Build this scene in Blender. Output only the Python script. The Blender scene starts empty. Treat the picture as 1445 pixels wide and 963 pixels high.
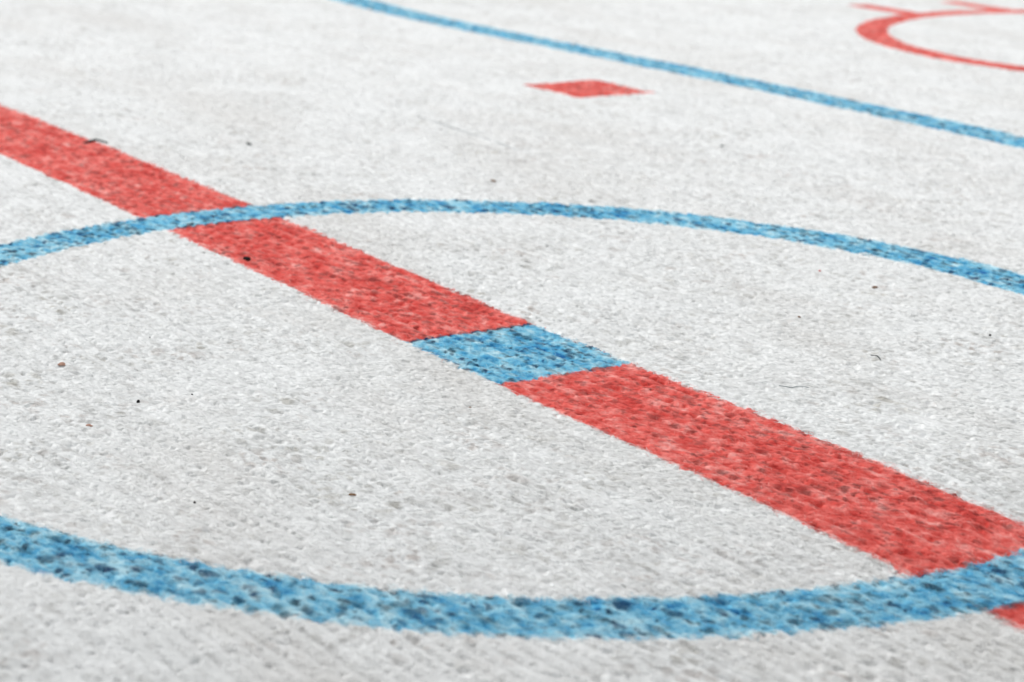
import bpy, math
import numpy as np

# ---------------------------------------------------------------- constants
# All plan coordinates are in "circle radii" (centre circle radius = 1), S converts to metres.
S = 0.2
F_PX, PITCH, ROLL, YAW, CX, CY, CZ, WR, WC, BL, WB = (
    3106.8085, 0.2622, 0.0333, 2.5428, 2.5467, -1.7462, 0.8391, 0.1142, 0.0545, 2.0197, 0.0585)
RNG = np.random.default_rng(7)

# gentle undulation of the rug lying on an uneven floor: soft bumps (x, y, radius, height)
CEN = np.array([[-5.951, 1.146], [-5.742, 2.158], [-5.514, 3.266], [-5.262, 4.483], [-4.985, 5.827], [-4.766, 6.888], [-4.14, 0.533], [-3.913, 1.303], [-3.669, 2.13], [-3.407, 3.019], [-3.124, 3.977], [-2.905, 4.718], [-2.839, 0.092], [-2.62, 0.699], [-2.388, 1.34], [-2.142, 2.02], [-1.881, 2.742], [-1.682, 3.292], [-1.721, -0.286], [-1.523, 0.186], [-1.315, 0.679], [-1.097, 1.196], [-0.87, 1.737], [-0.698, 2.144], [-0.742, -0.617], [-0.572, -0.258], [-0.396, 0.113], [-0.213, 0.498], [-0.024, 0.896], [0.118, 1.193], [0.02, -0.875], [0.162, -0.602], [0.308, -0.321], [0.458, -0.032], [0.611, 0.265], [0.725, 0.485], [0.606, -1.074], [0.722, -0.863], [0.841, -0.649], [0.962, -0.43], [1.085, -0.206], [1.176, -0.041]])
SIG = np.array([1.418, 1.447, 1.5, 1.579, 1.69, 1.791, 1.112, 1.124, 1.153, 1.201, 1.27, 1.334, 0.893, 0.896, 0.912, 0.943, 0.99, 1.033, 0.704, 0.702, 0.711, 0.73, 0.761, 0.792, 0.539, 0.534, 0.538, 0.55, 0.571, 0.591, 0.41, 0.405, 0.406, 0.413, 0.427, 0.442, 0.311, 0.306, 0.306, 0.31, 0.321, 0.331])
WGT = np.array([0.0101, 0.0159, 0.0118, -0.0012, -0.0075, -0.006, -0.0062, -0.014, -0.0091, 0.005, -0.0003, -0.0092, 0.0072, 0.0036, 0.0032, 0.0013, 0.0029, 0.0079, -0.0084, 0.0083, 0.0051, -0.0022, -0.0, 0.006, -0.0146, 0.0128, -0.0024, -0.0105, 0.0025, -0.0018, -0.0078, -0.0073, 0.001, -0.0031, -0.0008, 0.0058, -0.0009, 0.0117, -0.0175, 0.0039, 0.0082, -0.0251])

CEN = np.concatenate([CEN, [[-4.549, 2.162], [-4.384, 2.304], [-3.931, 1.903], [-3.79, 2.013]]])
SIG = np.concatenate([SIG, [0.45] * 4]); WGT = np.concatenate([WGT, [-0.0249, 0.0458, -0.0156, 0.0059]])

# ---------------------------------------------------------------- numeric helpers
def hash2(ix, iy, seed):
    with np.errstate(over='ignore'):
        h = (ix.astype(np.int64).astype(np.uint32) * np.uint32(374761393)
             + iy.astype(np.int64).astype(np.uint32) * np.uint32(668265263)
             + np.uint32((seed * 974634777) & 0xFFFFFFFF))
        h = (h ^ (h >> np.uint32(13))) * np.uint32(1274126177)
        h = (h ^ (h >> np.uint32(15))) * np.uint32(2246822519)
        h = h ^ (h >> np.uint32(16))
    return (h.astype(np.float32) / np.float32(4294967295.0))

def vnoise(x, y, seed):
    ix, iy = np.floor(x), np.floor(y)
    fx, fy = (x - ix).astype(np.float32), (y - iy).astype(np.float32)
    fx = fx * fx * (3 - 2 * fx); fy = fy * fy * (3 - 2 * fy)
    a = hash2(ix, iy, seed); b = hash2(ix + 1, iy, seed)
    c = hash2(ix, iy + 1, seed); d = hash2(ix + 1, iy + 1, seed)
    return a + (b - a) * fx + (c - a) * fy + (a - b - c + d) * fx * fy

def fbm(x, y, seed, n=3):
    s = 0; a = 0.5; t = 0
    for k in range(n):
        s = s + a * vnoise(x * 2 ** k + 17.3 * k, y * 2 ** k - 9.1 * k, seed + k); t += a; a *= 0.5
    return s / t

def smooth(a, b, v):
    t = np.clip((v - a) / (b - a), 0, 1); return t * t * (3 - 2 * t)

def undulate(x, y):
    z = np.zeros(x.shape, np.float32)
    for (cx, cy), sg, w in zip(CEN, SIG, WGT):
        z += (w * np.exp(-((x - cx) ** 2 + (y - cy) ** 2) / (2 * sg * sg))).astype(np.float32)
    # soft ruckles toward the far left corner of the cloth
    m = smooth(-2.6, -4.2, x) * smooth(2.0, 1.2, y)
    z += 0.080 * m * (fbm(x * 1.3 + 3, y * 2.4, 40, 2) - 0.5)
    return z

TA, TB = 0.0135, 0.0095          # stitch pitch along and across the knitted rows
def stitches(x, y):
    """Worley cells on a jittered brick lattice: distance to nearest stitch, gap to the next, its random numbers."""
    # rows wander a little
    wx = x + 0.010 * (vnoise(x * 22, y * 22, 3) - 0.5)
    wy = y + 0.009 * (vnoise(x * 26, y * 26, 4) - 0.5)
    v = wy / TB; iv0 = np.floor(v)
    f1 = np.full(x.shape, 9.0, np.float32); f2 = f1.copy()
    idx = np.zeros(x.shape, np.float32); idr = idx.copy()
    for dv in (-1, 0, 1):
        iv = iv0 + dv
        u = wx / TA + 0.5 * np.mod(iv, 2); iu0 = np.floor(u)
        for du in (-1, 0, 1):
            iu = iu0 + du
            px = iu + 0.5 + 0.85 * (hash2(iu, iv, 11) - 0.5)
            py = iv + 0.5 + 0.75 * (hash2(iu, iv, 12) - 0.5)
            d = np.sqrt((u - px) ** 2 + (v - py) ** 2).astype(np.float32)
            closer = d < f1
            f2 = np.where(closer, f1, np.minimum(f2, d))
            f1 = np.where(closer, d, f1)
            idx = np.where(closer, hash2(iu, iv, 13), idx)
            idr = np.where(closer, hash2(iu, iv, 14), idr)
    return f1, f2, idx, idr

def spots(x, y, seed, layers):
    """Sparse irregular blots on a jittered lattice: 0..1."""
    out = np.zeros(x.shape, np.float32)
    wx = x + 0.006 * (vnoise(x * 170, y * 170, 60 + seed) - 0.5) + 0.004 * (vnoise(x * 400, y * 400, 63 + seed) - 0.5)
    wy = y + 0.006 * (vnoise(x * 170, y * 170, 70 + seed) - 0.5) + 0.004 * (vnoise(x * 400, y * 400, 73 + seed) - 0.5)
    for k, (cell, prob, rad) in enumerate(layers):
        k = k + seed
        u = wx / cell; v = wy / cell
        iu0, iv0 = np.floor(u), np.floor(v)
        pm = prob * (0.35 + 1.3 * vnoise(x * 9, y * 16, 26 + k))
        for du in (-1, 0, 1):
            for dv in (-1, 0, 1):
                iu, iv = iu0 + du, iv0 + dv
                on = hash2(iu, iv, 21 + k) < pm
                px = iu + hash2(iu, iv, 22 + k); py = iv + 0.25 + 0.5 * hash2(iu, iv, 23 + k)
                q = hash2(iu, iv, 24 + k)
                d = np.sqrt(((u - px) * cell / 1.5) ** 2 + ((v - py) * cell) ** 2) / (rad * (0.55 + 0.9 * q))
                out = np.maximum(out, np.where(on, (1 - smooth(0.45, 1.1, d)) * (0.5 + 0.5 * hash2(iu, iv, 25 + k)), 0).astype(np.float32))
    return out

def pits(x, y):
    return spots(x, y, 1, ((0.021, 0.55, 0.0036), (0.037, 0.40, 0.0055)))

def pile(x, y, st, pt):
    """Height of the knitted pile above the undulating cloth."""
    f1, f2, ra, rb = st
    gap = smooth(0.0, 0.5, f2 - f1)
    h = 0.0012 * gap * (0.45 + 0.9 * ra) * (1.0 - 0.5 * np.minimum(f1, 1) ** 2)
    h += 0.0030 * (fbm(x * 26, y * 36, 31, 3) - 0.5)
    h += 0.0014 * (1 - 2 * np.abs(np.sin(math.pi * (y / 0.0215 + 0.7 * vnoise(x * 7, y * 11, 36)))) ** 6) * (0.25 + vnoise(x * 13, y * 13, 39))
    h += 0.0010 * (fbm(x * 110, y * 110, 35, 2) - 0.5)
    rows = np.abs(np.mod(y / 0.048 + 0.35 * vnoise(x * 5, y * 9, 37), 1) - 0.5) * 2
    h -= 0.0026 * smooth(0.7, 1.0, rows) * vnoise(x * 14, y * 14, 38)
    h -= 0.0038 * pt
    return h.astype(np.float32)

# ---------------------------------------------------------------- the printed markings (signed distances, <0 inside)
EC = (-2.028, 3.936)
def box(x, y, x0, x1, y0, y1):
    return np.maximum(np.maximum(x0 - x, x - x1), np.maximum(y0 - y, y - y1))
MARKS = ['white_pile', 'center_line', 'center_circle', 'center_spot', 'blue_line', 'faceoff_spot', 'faceoff_circle', 'hash_mark', 'hash_mark']
def distances(x, y):
    r = np.hypot(x, y); re = np.hypot(x - EC[0], y - EC[1])
    return [None,
            np.abs(y) - WR,
            np.abs(r - 1) - WC,
            box(x, y, -0.1245, 0.124, -0.114, 0.114),
            np.abs(y - BL) - WB,
            box(x, y, -2.119, -1.871, 1.442, 1.682),
            np.abs(re - 1) - 0.051,
            box(x, y, -3.33, -2.985, 3.936 - 0.276, 3.936 - 0.176),
            box(x, y, -3.33, -2.985, 3.936 + 0.170, 3.936 + 0.268)]
ORDER = [1, 4, 5, 7, 8, 6, 3, 2]       # later ones print over earlier ones
BLUE = {2, 3, 4}

def regions(x, y, jx, jy):
    x = x + jx; y = y + jy
    D = distances(x, y)
    reg = np.zeros(x.shape, np.int8); edge = np.full(x.shape, 9.0, np.float32); seam = np.zeros(x.shape, np.float32)
    for k in ORDER:
        m = D[k] < 0
        reg[m] = k; edge[m] = -D[k][m]
    # where blue is printed over red the two inks add up to a dark, broken line
    dblue = np.minimum(np.abs(D[2]), np.abs(np.abs(x) - 0.1242))
    seam = np.where(D[1] < -0.003, 1 - smooth(0.002, 0.008, dblue), 0).astype(np.float32)
    return reg, edge, seam

# ---------------------------------------------------------------- materials
def new_mat(name):
    m = bpy.data.materials.new(name); m.use_nodes = True
    nt = m.node_tree; b = nt.nodes['Principled BSDF']
    b.inputs['Roughness'].default_value = 0.95
    b.inputs['Specular IOR Level'].default_value = 0.05
    return m, nt, b

def ramp(nt, stops):
    n = nt.nodes.new('ShaderNodeValToRGB'); e = n.color_ramp.elements
    while len(e) < len(stops): e.new(0.5)
    for el, (p, c) in zip(e, stops): el.position = p; el.color = (*c, 1)
    return n

def math_n(nt, op, a, b):
    n = nt.nodes.new('ShaderNodeMath'); n.operation = op
    for s, v in zip(n.inputs, (a, b)):
        if isinstance(v, (int, float)): s.default_value = v
        else: nt.links.new(v, s)
    return n.outputs[0]

def noise(nt, co, scale, detail=3, rough=0.6):
    n = nt.nodes.new('ShaderNodeTexNoise'); n.inputs['Scale'].default_value = scale
    n.inputs['Detail'].default_value = detail; n.inputs['Roughness'].default_value = rough
    nt.links.new(co, n.inputs['Vector']); return n.outputs['Fac']

def textile(name, stops, shade_dirt, shade_dirt_amount, lo, smudge=None):
    """Dyed yarn: each stitch and each fibre took its own amount of ink ('dye'), plus soft mottling, painted pit shade and grime."""
    m, nt, b = new_mat(name); L = nt.links
    co = nt.nodes.new('ShaderNodeTexCoord').outputs['Object']
    at = nt.nodes.new('ShaderNodeAttribute'); at.attribute_name = 'dye'
    n1 = noise(nt, co, 55 / S * 0.2 * 5, 4, 0.65); n2 = noise(nt, co, 9 / S, 3, 0.5)
    v = math_n(nt, 'ADD', at.outputs['Fac'], math_n(nt, 'MULTIPLY', math_n(nt, 'SUBTRACT', n1, 0.5), 0.55))
    v = math_n(nt, 'ADD', v, math_n(nt, 'MULTIPLY', math_n(nt, 'SUBTRACT', n2, 0.5), 0.25))
    r = ramp(nt, stops); L.new(v, r.inputs[0])
    # blots: dark flecks painting the shade of pile pits, plus trodden-in grime
    ab = nt.nodes.new('ShaderNodeAttribute'); ab.attribute_name = 'blot'
    g2 = noise(nt, co, 5 / S, 2, 0.5)
    tint = ramp(nt, shade_dirt); L.new(noise(nt, co, 12 / S, 1, 0.5), tint.inputs[0])
    mix = nt.nodes.new('ShaderNodeMix'); mix.data_type = 'RGBA'
    L.new(math_n(nt, 'MULTIPLY', math_n(nt, 'MULTIPLY', ab.outputs['Fac'], ramp_fac(nt, g2, lo, lo + 0.4)), shade_dirt_amount), mix.inputs['Factor'])
    L.new(r.outputs[0], mix.inputs['A']); L.new(tint.outputs[0], mix.inputs['B'])
    L.new(mix.outputs['Result'], b.inputs['Base Color'])
    if smudge:                       # wide, faint warm-grey smudges and streaks where the cloth has been handled
        st_ = nt.nodes.new('ShaderNodeMapping'); st_.inputs['Scale'].default_value = (0.35, 1, 1); L.new(co, st_.inputs['Vector'])
        sm = math_n(nt, 'MULTIPLY', ramp_fac(nt, noise(nt, st_.outputs[0], 3.2 / S, 5, 0.62), 0.44, 0.72), 0.65)
        m2 = nt.nodes.new('ShaderNodeMix'); m2.data_type = 'RGBA'
        L.new(sm, m2.inputs['Factor']); L.new(mix.outputs['Result'], m2.inputs['A']); m2.inputs['B'].default_value = (*smudge, 1)
        L.new(m2.outputs['Result'], b.inputs['Base Color'])
    b.inputs['Sheen Weight'].default_value = 0.06
    b.inputs['Sheen Roughness'].default_value = 0.5
    return m

def ramp_fac(nt, v, a, b):
    n = nt.nodes.new('ShaderNodeMapRange'); n.interpolation_type = 'SMOOTHSTEP'
    n.inputs['From Min'].default_value = a; n.inputs['From Max'].default_value = b
    nt.links.new(v, n.inputs['Value']); return n.outputs['Result']

M_WHITE = textile('white_yarn', [(0.0, (0.66, 0.665, 0.65)), (0.35, (0.765, 0.775, 0.765)), (0.7, (0.805, 0.815, 0.805)), (1.0, (0.85, 0.86, 0.85))],
                  [(0.35, (0.27, 0.24, 0.17)), (0.5, (0.30, 0.30, 0.28)), (0.65, (0.32, 0.24, 0.19))], 0.62, 0.31, (0.67, 0.66, 0.635))
M_RED = textile('red_yarn', [(0.0, (0.46, 0.030, 0.026)), (0.3, (0.69, 0.085, 0.070)), (0.65, (0.80, 0.180, 0.152)), (1.0, (0.88, 0.42, 0.38))],
                [(0.4, (0.16, 0.014, 0.014)), (0.6, (0.08, 0.030, 0.026))], 0.64, 0.05)
M_BLUE = textile('blue_yarn', [(0.0, (0.012, 0.13, 0.36)), (0.25, (0.065, 0.36, 0.60)), (0.55, (0.20, 0.53, 0.69)), (1.0, (0.54, 0.76, 0.82))],
                 [(0.4, (0.003, 0.028, 0.11)), (0.6, (0.010, 0.030, 0.055))], 1.0, -0.3)

# ---------------------------------------------------------------- object helpers
def link(o): bpy.context.scene.collection.objects.link(o); return o
def empty(name, loc=(0, 0, 0)):
    o = link(bpy.data.objects.new(name, None)); o.location = loc; o.empty_display_size = 0.02; return o

def mesh_obj(name, V, Fq, mat, parent=None, dye=None, blot=None, loc=None, smooth_shade=True):
    """V (n,3) metres, Fq (m,4) quads."""
    me = bpy.data.meshes.new(name)
    n, m = len(V), len(Fq)
    me.vertices.add(n); me.vertices.foreach_set('co', np.ascontiguousarray(V, np.float32).ravel())
    me.loops.add(m * 4); me.loops.foreach_set('vertex_index', np.ascontiguousarray(Fq, np.int32).ravel())
    me.polygons.add(m)
    me.polygons.foreach_set('loop_start', np.arange(0, m * 4, 4, dtype=np.int32))
    me.polygons.foreach_set('use_smooth', np.full(m, smooth_shade, bool))
    me.update(calc_edges=True)
    if dye is not None:
        a = me.attributes.new('dye', 'FLOAT', 'POINT'); a.data.foreach_set('value', np.ascontiguousarray(dye, np.float32))
    if blot is not None:
        a = me.attributes.new('blot', 'FLOAT', 'POINT'); a.data.foreach_set('value', np.ascontiguousarray(blot, np.float32))
    me.materials.append(mat)
    o = link(bpy.data.objects.new(name, me))
    if parent: o.parent = parent
    if loc is not None: o.location = loc
    return o

# ---------------------------------------------------------------- the rug: knitted surface
X0, X1, Y0, Y1 = -5.6, 3.9, -3.0, 6.2
fine = np.arange(-0.285, 0.2851, 0.00062)
mid = np.arange(0.2865, 0.80, 0.0022)
side = np.concatenate([mid, 0.80 + (np.linspace(0, 1, 90)[1:] ** 1.4) * (math.pi - 0.80)])
az = np.concatenate([-side[::-1], fine, side[:-1]])
rad = [0.02]
while rad[-1] < 13:
    r = rad[-1]
    rad.append(r + (0.05 if r < 0.8 else 0.006 if r < 1.5 else 0.0017 if r < 3 else 0.0017 + 0.0009 * (r - 3) if r < 9.0 else 0.014 if r < 10.5 else 0.15))
rad = np.array(rad)
A, R = np.meshgrid(az + YAW, rad)
gx = np.clip(CX + R * np.cos(A), X0, X1).astype(np.float64); gy = np.clip(CY + R * np.sin(A), Y0, Y1).astype(np.float64)
nr, nc = gx.shape
x, y = gx.ravel(), gy.ravel()
st = stitches(x, y); pt = pits(x, y)
und = undulate(x, y)
hz = pile(x, y, st, pt); hz = hz - float(hz[np.abs(np.hypot(x - CX, y - CY) - 3) < 1].mean()) - 0.0004
z = und + hz
# tilt the stitches a little sideways so that lumps overhang and edges get ragged
ox = 0.0016 * (vnoise(x * 120, y * 120, 51) - 0.5); oy = 0.0016 * (vnoise(x * 120, y * 120, 52) - 0.5)
V = np.stack([x + ox, y + oy, z], 1) * S
ii, jj = np.meshgrid(np.arange(nr - 1), np.arange(nc), indexing='ij')
jn = (jj + 1) % nc
Q = np.stack([ii * nc + jj, (ii + 1) * nc + jj, (ii + 1) * nc + jn, ii * nc + jn], -1).reshape(-1, 4)
P2 = np.stack([x, y], 1)
d1 = P2[Q[:, 2]] - P2[Q[:, 0]]; d2 = P2[Q[:, 3]] - P2[Q[:, 1]]
area = np.abs(d1[:, 0] * d2[:, 1] - d1[:, 1] * d2[:, 0]) * 0.5
Q = Q[area > 1e-9]
# printed colour of every stitch: ink soaks along the yarn, so borders follow stitches and fibres
jit = 0.0065
fx = x[Q].mean(1); fy = y[Q].mean(1)
c0 = Q[:, 0]
jx = jit * (st[2][c0] - 0.5) + 0.004 * (vnoise(fx * 190, fy * 190, 81) - 0.5)
jy = jit * (st[3][c0] - 0.5) + 0.004 * (vnoise(fx * 190, fy * 190, 82) - 0.5)
reg, _, _ = regions(fx, fy, jx, jy)
_, vedge, vseam = regions(x, y, 0, 0)
blot = spots(x, y, 5, ((0.0165, 0.58, 0.0037), (0.025, 0.66, 0.0057), (0.047, 0.55, 0.0082)))
dye = 0.50 + 0.30 * (st[2] - 0.5) + 0.75 * (fbm(x * 60, y * 85, 93, 2) - 0.5) + 0.35 * (vnoise(x * 17, y * 60, 94) - 0.5)
dye = dye + 0.22 * (1 - smooth(0.0, 0.012, vedge))
blot = np.maximum(blot, vseam * smooth(0.42, 0.66, vnoise(x * 38, y * 38, 92)))

# ---------------------------------------------------------------- the rug: loose fibres of the yarn
NF = 1450000
u = RNG.random(NF)
p = -0.9                                  # more fibres per area close by, where single ones can be seen
ra = (1.7 ** p + u * (8.9 ** p - 1.7 ** p)) ** (1 / p)
aa = YAW + (RNG.random(NF) - 0.5) * 0.60
wide = RNG.random(NF) < 0.2               # the rest of the cloth, to either side
aa = np.where(wide, YAW + RNG.choice([-1, 1], NF) * RNG.uniform(0.30, 0.66, NF), aa)
fx0, fy0 = CX + ra * np.cos(aa), CY + ra * np.sin(aa)
ok = (fx0 > X0) & (fx0 < X1) & (fy0 > Y0) & (fy0 < Y1)
fx0, fy0, ra = fx0[ok], fy0[ok], ra[ok]; NF = len(fx0)
def look(px, py):
    """Nearest vertex of the knitted surface."""
    dx, dy = px - CX, py - CY
    i = np.clip(np.searchsorted(rad, np.hypot(dx, dy)), 0, nr - 1)
    j = np.clip(np.searchsorted(az, np.mod(np.arctan2(dy, dx) - YAW + math.pi, 2 * math.pi) - math.pi), 0, nc - 1)
    return i * nc + j
at0 = look(fx0, fy0)
keep = pt[at0] < 0.5
fx0, fy0, ra, at0 = fx0[keep], fy0[keep], ra[keep], at0[keep]; stf = [q[at0] for q in st]; NF = len(fx0)
th = RNG.normal(0.32, 0.5, NF) + math.pi * (RNG.random(NF) < 0.5)
ln = RNG.uniform(0.006, 0.018, NF) * (0.9 + 0.05 * ra)
wd = RNG.uniform(0.00012, 0.00025, NF) * np.maximum(1, ra / 2.8)
lift = RNG.gamma(1.5, 0.00022, NF)
curl = RNG.normal(0, 0.5, NF)
NS = 5
segs = []
for k in range(NS):
    t = k / (NS - 1)
    a = th + curl * (t - 0.5)
    cxk = fx0 + ln * t * np.cos(a) - ln * 0.5 * np.cos(th); cyk = fy0 + ln * t * np.sin(a) - ln * 0.5 * np.sin(th)
    segs.append((cxk, cyk, z[look(cxk, cyk)], a, t))
zm = np.stack([s[2] for s in segs], 1)
zs = zm.copy(); zs[:, 1:-1] = np.maximum(zm[:, 1:-1], 0.5 * (zm[:, :-2] + zm[:, 2:]))
FV = np.zeros((NF, NS, 2, 3), np.float32)
for k, (cxk, cyk, zk, a, t) in enumerate(segs):
    hgt = zs[:, k] + lift * (4 * t * (1 - t)) * 0.9 + 0.00022 - (0.0009 if k in (0, NS - 1) else 0)
    taper = 1.0 if 0 < k < NS - 1 else 0.45
    nx, ny = -np.sin(a) * wd * taper, np.cos(a) * wd * taper
    roll = RNG.uniform(-0.3, 0.3, NF) * wd * taper
    FV[:, k, 0] = np.stack([cxk + nx, cyk + ny, hgt + roll], 1)
    FV[:, k, 1] = np.stack([cxk - nx, cyk - ny, hgt - roll], 1)
FV *= S
jx = jit * (stf[2] - 0.5) + 0.0042 * RNG.normal(0, 1, NF); jy = jit * (stf[3] - 0.5) + 0.0042 * RNG.normal(0, 1, NF)
freg, fedge, fseam = regions(fx0, fy0, jx, jy)
fdye = 0.56 + 0.26 * (stf[2] - 0.5) + 0.12 * RNG.normal(0, 1, NF) + 0.38 * (RNG.random(NF) < 0.05) + 0.75 * (fbm(fx0 * 60, fy0 * 85, 93, 2) - 0.5) + 0.35 * (vnoise(fx0 * 17, fy0 * 60, 94) - 0.5) + 0.25 * (1 - smooth(0, 0.012, fedge))
fblot = np.stack([blot[look(q[0], q[1])] for q in segs], 1) * RNG.uniform(0.55, 1.0, NF)[:, None]

rug = empty('rug')
rug['label'] = 'white knitted rug printed with red and blue ice hockey rink markings'
rug['category'] = 'rug'
parts = []
for k, nm in enumerate(MARKS):
    q = Q[reg == k]
    used, inv = np.unique(q, return_inverse=True)
    vv = V[used]; qq = inv.reshape(-1, 4); dd = dye[used]; bb = blot[used]
    fm = np.nonzero(freg == k)[0]
    if len(fm):
        fv = FV[fm].reshape(-1, 3)
        base = len(vv) + np.arange(len(fm))[:, None] * (NS * 2) + np.arange(NS - 1)[None] * 2
        fq = np.stack([base, base + 2, base + 3, base + 1], -1).reshape(-1, 4)
        vv = np.concatenate([vv, fv]); qq = np.concatenate([qq, fq])
        dd = np.concatenate([dd, np.repeat(fdye[fm], NS * 2)]); bb = np.concatenate([bb, np.repeat(fblot[fm].ravel(), 2)])
    mat = M_WHITE if k == 0 else (M_BLUE if k in BLUE else M_RED)
    par = parts[6] if nm == 'hash_mark' else rug
    parts.append(mesh_obj(nm, vv, qq, mat, par, dd, bb))
for k, lb in ((1, 'wide red line crossing the blue circle'), (2, 'large blue circle'), (3, 'blue square on the red line'),
              (4, 'straight blue line beyond the circle'), (5, 'small red square face-off spot'), (6, 'red circle at the far right')):
    parts[k]['label'] = lb

def slab(name, x0, x1, y0, y1, z0, z1, mat, parent=None):
    vs = np.array([(a, b, c) for c in (z0, z1) for a, b in ((x0, y0), (x1, y0), (x1, y1), (x0, y1))], float) * S
    fs = np.array([(3, 2, 1, 0), (4, 5, 6, 7), (0, 1, 5, 4), (1, 2, 6, 5), (2, 3, 7, 6), (3, 0, 4, 7)])
    return mesh_obj(name, vs, fs, mat, parent, smooth_shade=False)
mb, nt, b = new_mat('backing_felt')
co = nt.nodes.new('ShaderNodeTexCoord').outputs['Object']
r = ramp(nt, [(0.3, (0.38, 0.37, 0.35)), (0.7, (0.5, 0.49, 0.47))]); nt.links.new(noise(nt, co, 900), r.inputs[0]); nt.links.new(r.outputs[0], b.inputs['Base Color'])
slab('backing', X0 - 0.004, X1 + 0.004, Y0 - 0.004, Y1 + 0.004, -0.085, -0.055, mb, rug)

mg, nt, b = new_mat('floor_concrete')
co = nt.nodes.new('ShaderNodeTexCoord').outputs['Object']
r = ramp(nt, [(0.3, (0.30, 0.295, 0.285)), (0.7, (0.42, 0.415, 0.40))]); nt.links.new(noise(nt, co, 14, 8), r.inputs[0]); nt.links.new(r.outputs[0], b.inputs['Base Color'])
gv = np.array([(-400, -400, -0.086), (400, -400, -0.086), (400, 400, -0.086), (-400, 400, -0.086)], float) * S
fl = mesh_obj('floor', gv, np.array([(0, 1, 2, 3)]), mg, smooth_shade=False); fl['kind'] = 'structure'

# ---------------------------------------------------------------- crumbs, lint and hairs lying on the rug
def plain(name, c0, c1, scale=1500):
    m, nt, b = new_mat(name); co = nt.nodes.new('ShaderNodeTexCoord').outputs['Object']
    r = ramp(nt, [(0.3, c0), (0.7, c1)]); nt.links.new(noise(nt, co, scale), r.inputs[0]); nt.links.new(r.outputs[0], b.inputs['Base Color'])
    return m
M_BLACK = plain('black_grit', (0.008, 0.009, 0.009), (0.03, 0.03, 0.03))
M_BROWN = plain('brown_crumb', (0.16, 0.09, 0.05), (0.28, 0.17, 0.10))
M_RUST = plain('rust_crumb', (0.38, 0.21, 0.15), (0.48, 0.31, 0.24))
M_HAIR = plain('dark_hair', (0.025, 0.035, 0.04), (0.06, 0.07, 0.07))
M_GREY = plain('grey_hair', (0.13, 0.17, 0.18), (0.2, 0.24, 0.25))
M_REDLINT = plain('red_lint', (0.55, 0.04, 0.04), (0.7, 0.08, 0.07))

def surf(px, py, rad=0.003):
    a = np.linspace(0, 2 * math.pi, 8, endpoint=False)
    xs = np.concatenate([[px], px + rad * np.cos(a)]); ys = np.concatenate([[py], py + rad * np.sin(a)])
    return float(np.max(z[look(xs, ys)]))

def tag(o, label, cat, group):
    o['label'] = label; o['category'] = cat; o['group'] = group; return o

def crumb(px, py, sx, sy, sz, rot, mat, label, seed, name='crumb'):
    """Irregular grain: a sphere of quads pushed about by noise."""
    rg = np.random.default_rng(seed); nu, nv = 14, 9
    vs = []
    bumps = rg.normal(0, 1, (7, 3)); bumps /= np.linalg.norm(bumps, axis=1)[:, None]; amp = rg.uniform(-0.5, 0.65, 7)
    for j in range(nv):
        ph = math.pi * (j + 0.02) / (nv - 0.96)
        for i in range(nu):
            t = 2 * math.pi * i / nu
            d = np.array([math.sin(ph) * math.cos(t), math.sin(ph) * math.sin(t), math.cos(ph)])
            k = 1 + sum(a * max(0, d @ bb) ** 4 for a, bb in zip(amp, bumps))
            vs.append(d * k * (sx, sy, sz))
    vs = np.array(vs) * S
    c, s = math.cos(rot), math.sin(rot)
    vs = np.stack([vs[:, 0] * c - vs[:, 1] * s, vs[:, 0] * s + vs[:, 1] * c, vs[:, 2]], 1)
    fs = [(j * nu + i, (j + 1) * nu + i, (j + 1) * nu + (i + 1) % nu, j * nu + (i + 1) % nu) for j in range(nv - 1) for i in range(nu)]
    o = mesh_obj(name, vs, np.array(fs), mat, loc=(px * S, py * S, (surf(px, py, max(sx, sy)) + sz * 0.35) * S))
    return tag(o, label, 'crumb', 'crumbs and grit on the rug')

def strand(pts, rad, mat, label, name='hair', arch=0.0, cat='hair', blobs=None, dz=0.0):
    """A thin round strand through plan points, laid on the pile; arch lifts its middle."""
    pts = np.array(pts, float); n = 28
    seg = np.linspace(0, len(pts) - 1, n); out = []
    for t in seg:
        i = min(int(t), len(pts) - 2); f = t - i
        p0, p1, p2, p3 = pts[max(i - 1, 0)], pts[i], pts[i + 1], pts[min(i + 2, len(pts) - 1)]
        out.append(0.5 * ((2 * p1) + (p2 - p0) * f + (2 * p0 - 5 * p1 + 4 * p2 - p3) * f * f + (3 * p1 - p0 - 3 * p2 + p3) * f ** 3))
    out = np.array(out); tt = np.linspace(0, 1, n)
    zz = undulate(out[:, 0], out[:, 1]) + np.array([surf(a, b_, 0.002) - float(undulate(np.array([a]), np.array([b_]))[0]) for a, b_ in out])
    zz = np.convolve(np.pad(zz, 3, mode='edge'), np.ones(7) / 7, 'valid') + rad * 0.8 + dz + arch * 4 * tt * (1 - tt)
    c = np.stack([out[:, 0], out[:, 1], zz], 1)
    org = c[n // 2].copy(); c = c - org
    tan = np.gradient(c, axis=0); tan /= np.linalg.norm(tan, axis=1)[:, None]
    sd = np.cross(tan, [0, 0, 1.0]); sd /= np.linalg.norm(sd, axis=1)[:, None]; upv = np.cross(sd, tan)
    m = 8; vs = []
    for k in range(n):
        rr = rad * (0.35 if k in (0, n - 1) else 1) * (blobs(tt[k]) if blobs else 1)
        for a in range(m):
            g = 2 * math.pi * a / m; vs.append(c[k] + rr * (math.cos(g) * sd[k] + math.sin(g) * upv[k]))
    fs = [(k * m + a, k * m + (a + 1) % m, (k + 1) * m + (a + 1) % m, (k + 1) * m + a) for k in range(n - 1) for a in range(m)]
    o = mesh_obj(name, np.array(vs) * S, np.array(fs), mat, loc=tuple(org * S))
    return tag(o, label, cat, 'stray hairs on the rug')

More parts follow.
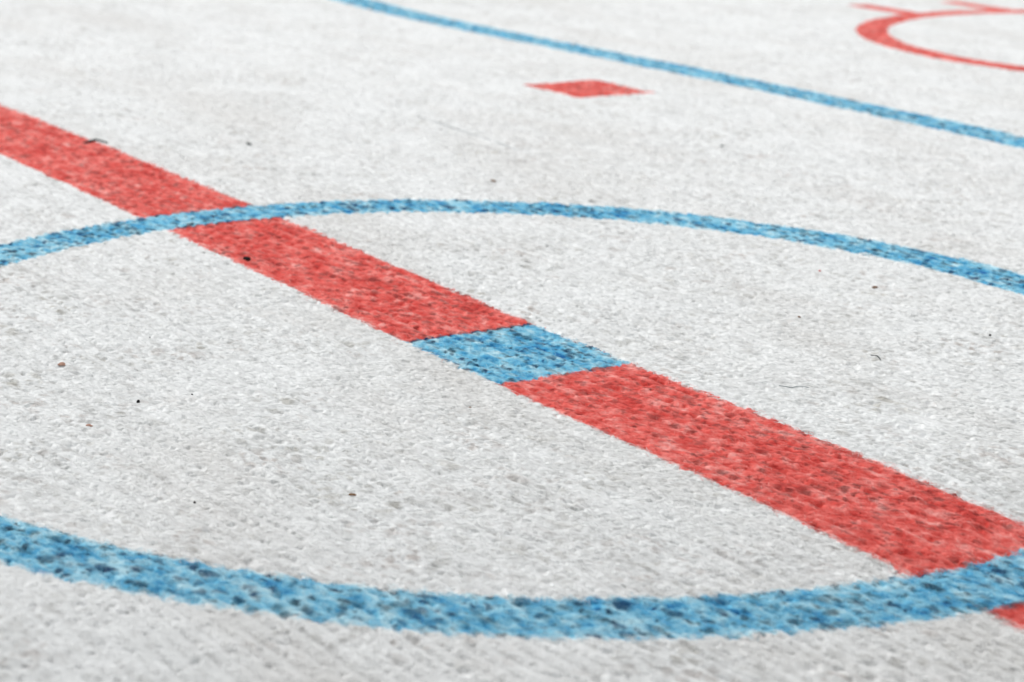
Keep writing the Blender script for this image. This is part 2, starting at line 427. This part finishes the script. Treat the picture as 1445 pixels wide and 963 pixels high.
crumb(-0.044, -0.576, 0.0024, 0.0022, 0.0021, 0.3, M_BLACK, 'round black grit grain on white pile inside the blue circle, largest of the black dots', 1)
crumb(-0.038, -0.500, 0.0013, 0.0012, 0.0012, 0.9, M_BLACK, 'small black grit grain on white pile just right of the largest black dot', 2)
crumb(-0.326, -0.429, 0.0009, 0.0009, 0.0009, 0.2, M_BLACK, 'tiny dark grit speck on white pile between the red line and left edge', 3)
crumb(0.359, -0.689, 0.0015, 0.0013, 0.0012, 0.2, M_BLACK, 'small black grit grain above the near blue arc at lower left', 4)
crumb(-0.675, -0.091, 0.0062, 0.0036, 0.0030, 0.9, M_BLACK, 'black jagged crumb on the red line just below the blue circle crossing', 5)
crumb(0.267, 0.693, 0.0022, 0.0020, 0.0019, 0.1, M_BLACK, 'round dark grit grain on white pile near the right edge', 6)
crumb(0.188, -0.201, 0.0021, 0.0018, 0.0015, 0.4, M_BROWN, 'small brown crumb on white pile left below the blue square', 7)
crumb(-0.060, 0.759, 0.0062, 0.0026, 0.0022, 1.15, M_BROWN, 'elongated brown crumb on white pile below the right blue arc', 8)
crumb(0.040, 0.506, 0.0018, 0.0017, 0.0015, 0.4, M_BROWN, 'small round brown crumb on white pile right of the red line', 9)
crumb(-0.196, 0.758, 0.0015, 0.0013, 0.0013, 0.4, M_REDLINT, 'tiny red lint ball on white pile under the right blue arc', 10)
crumb(0.424, -0.517, 0.0045, 0.0022, 0.0018, 0.9, M_BROWN, 'dark brown crumb on white pile above the near blue arc', 11)
crumb(-0.251, -0.597, 0.0046, 0.0021, 0.0017, 0.9, M_RUST, 'rust brown crumb on white pile at left, farther one of two rusty crumbs', 12)
crumb(0.021, -0.674, 0.0042, 0.0020, 0.0016, 1.0, M_RUST, 'rust brown crumb on white pile at left, nearer one of two rusty crumbs', 13)
strand([(-1.774, 0.083), (-1.768, 0.098), (-1.783, 0.116), (-1.764, 0.127), (-1.744, 0.129)], 0.0026, M_HAIR,
       'short dark curved thread lying on the far edge of the red line', name='thread', arch=0.0028, cat='thread', dz=-0.003,
       blobs=lambda t: 1.35 if 0.1 < t < 0.35 else (1.25 if 0.86 < t < 0.97 else 0.75))
strand([(-1.766, 0.912), (-1.65, 0.907), (-1.521, 0.901), (-1.42, 0.893), (-1.306, 0.876)], 0.0005, M_GREY,
       'long thin grey hair on white pile, farthest of the hairs, below the small red square')
crumb(-1.592, 0.386, 0.0048, 0.0030, 0.0030, 0.8, M_HAIR, 'grey lint speck on white pile above the red line, farthest of the specks', 14)
crumb(-1.051, 0.652, 0.0060, 0.0022, 0.0016, 0.5, M_BROWN, 'flat dark brown crumb on white pile just above the top of the blue circle', 15)
crumb(-1.178, 1.340, 0.0036, 0.0024, 0.0020, 0.7, M_HAIR, 'small grey lint speck on white pile below the straight blue line', 16)
strand([(0.323, 0.223), (0.332, 0.233), (0.340, 0.244), (0.350, 0.255)], 0.0005, M_GREY,
       'thin straight grey hair on white pile right of the red line')
strand([(0.262, 0.452), (0.266, 0.457), (0.272, 0.456), (0.284, 0.449), (0.292, 0.443)], 0.0007, M_HAIR,
       'tiny bent dark hair on white pile in the right half')

# ---------------------------------------------------------------- light: bright overcast daylight
sc = bpy.context.scene
SUN_EL, SUN_AZ = math.radians(48), math.radians(186)      # azimuth counted from +X; light comes from the far left
w = bpy.data.worlds.new('World'); sc.world = w; w.use_nodes = True
nt = w.node_tree; bg = nt.nodes['Background']
sky = nt.nodes.new('ShaderNodeTexSky'); sky.sky_type = 'NISHITA'; sky.sun_disc = False
sky.sun_elevation = SUN_EL; sky.sun_rotation = math.pi / 2 - SUN_AZ
hs = nt.nodes.new('ShaderNodeHueSaturation'); hs.inputs['Saturation'].default_value = 0.12
nt.links.new(sky.outputs[0], hs.inputs['Color']); nt.links.new(hs.outputs[0], bg.inputs['Color'])
bg.inputs['Strength'].default_value = 0.15
sl = bpy.data.lights.new('sun', 'SUN'); sl.energy = 1.0; sl.angle = math.radians(30); sl.color = (1.0, 0.965, 0.92)
so = link(bpy.data.objects.new('sun', sl))
from mathutils import Vector, Matrix
dv = Vector((math.cos(SUN_EL) * math.cos(SUN_AZ), math.cos(SUN_EL) * math.sin(SUN_AZ), math.sin(SUN_EL)))
so.rotation_euler = dv.to_track_quat('Z', 'Y').to_euler()

# ---------------------------------------------------------------- camera
fw = Vector((math.cos(YAW) * math.cos(PITCH), math.sin(YAW) * math.cos(PITCH), -math.sin(PITCH)))
rt = fw.cross(Vector((0, 0, 1))).normalized(); up = rt.cross(fw)
r2 = rt * math.cos(ROLL) + up * math.sin(ROLL); u2 = -rt * math.sin(ROLL) + up * math.cos(ROLL)
cd = bpy.data.cameras.new('camera'); cam = link(bpy.data.objects.new('camera', cd))
cam.matrix_world = Matrix(((r2.x, u2.x, -fw.x, CX * S), (r2.y, u2.y, -fw.y, CY * S), (r2.z, u2.z, -fw.z, CZ * S), (0, 0, 0, 1)))
cd.sensor_width = 36; cd.lens = F_PX / 1445 * 36
cd.clip_start = 0.02; cd.clip_end = 500
cd.dof.use_dof = True; cd.dof.focus_distance = 2.95 * S; cd.dof.aperture_fstop = 27
sc.camera = cam

sc.render.engine = 'CYCLES'
sc.view_settings.view_transform = 'Standard'; sc.view_settings.look = 'None'
sc.view_settings.exposure = 0.57; sc.view_settings.gamma = 1
sc.render.resolution_x, sc.render.resolution_y = 1024, 682
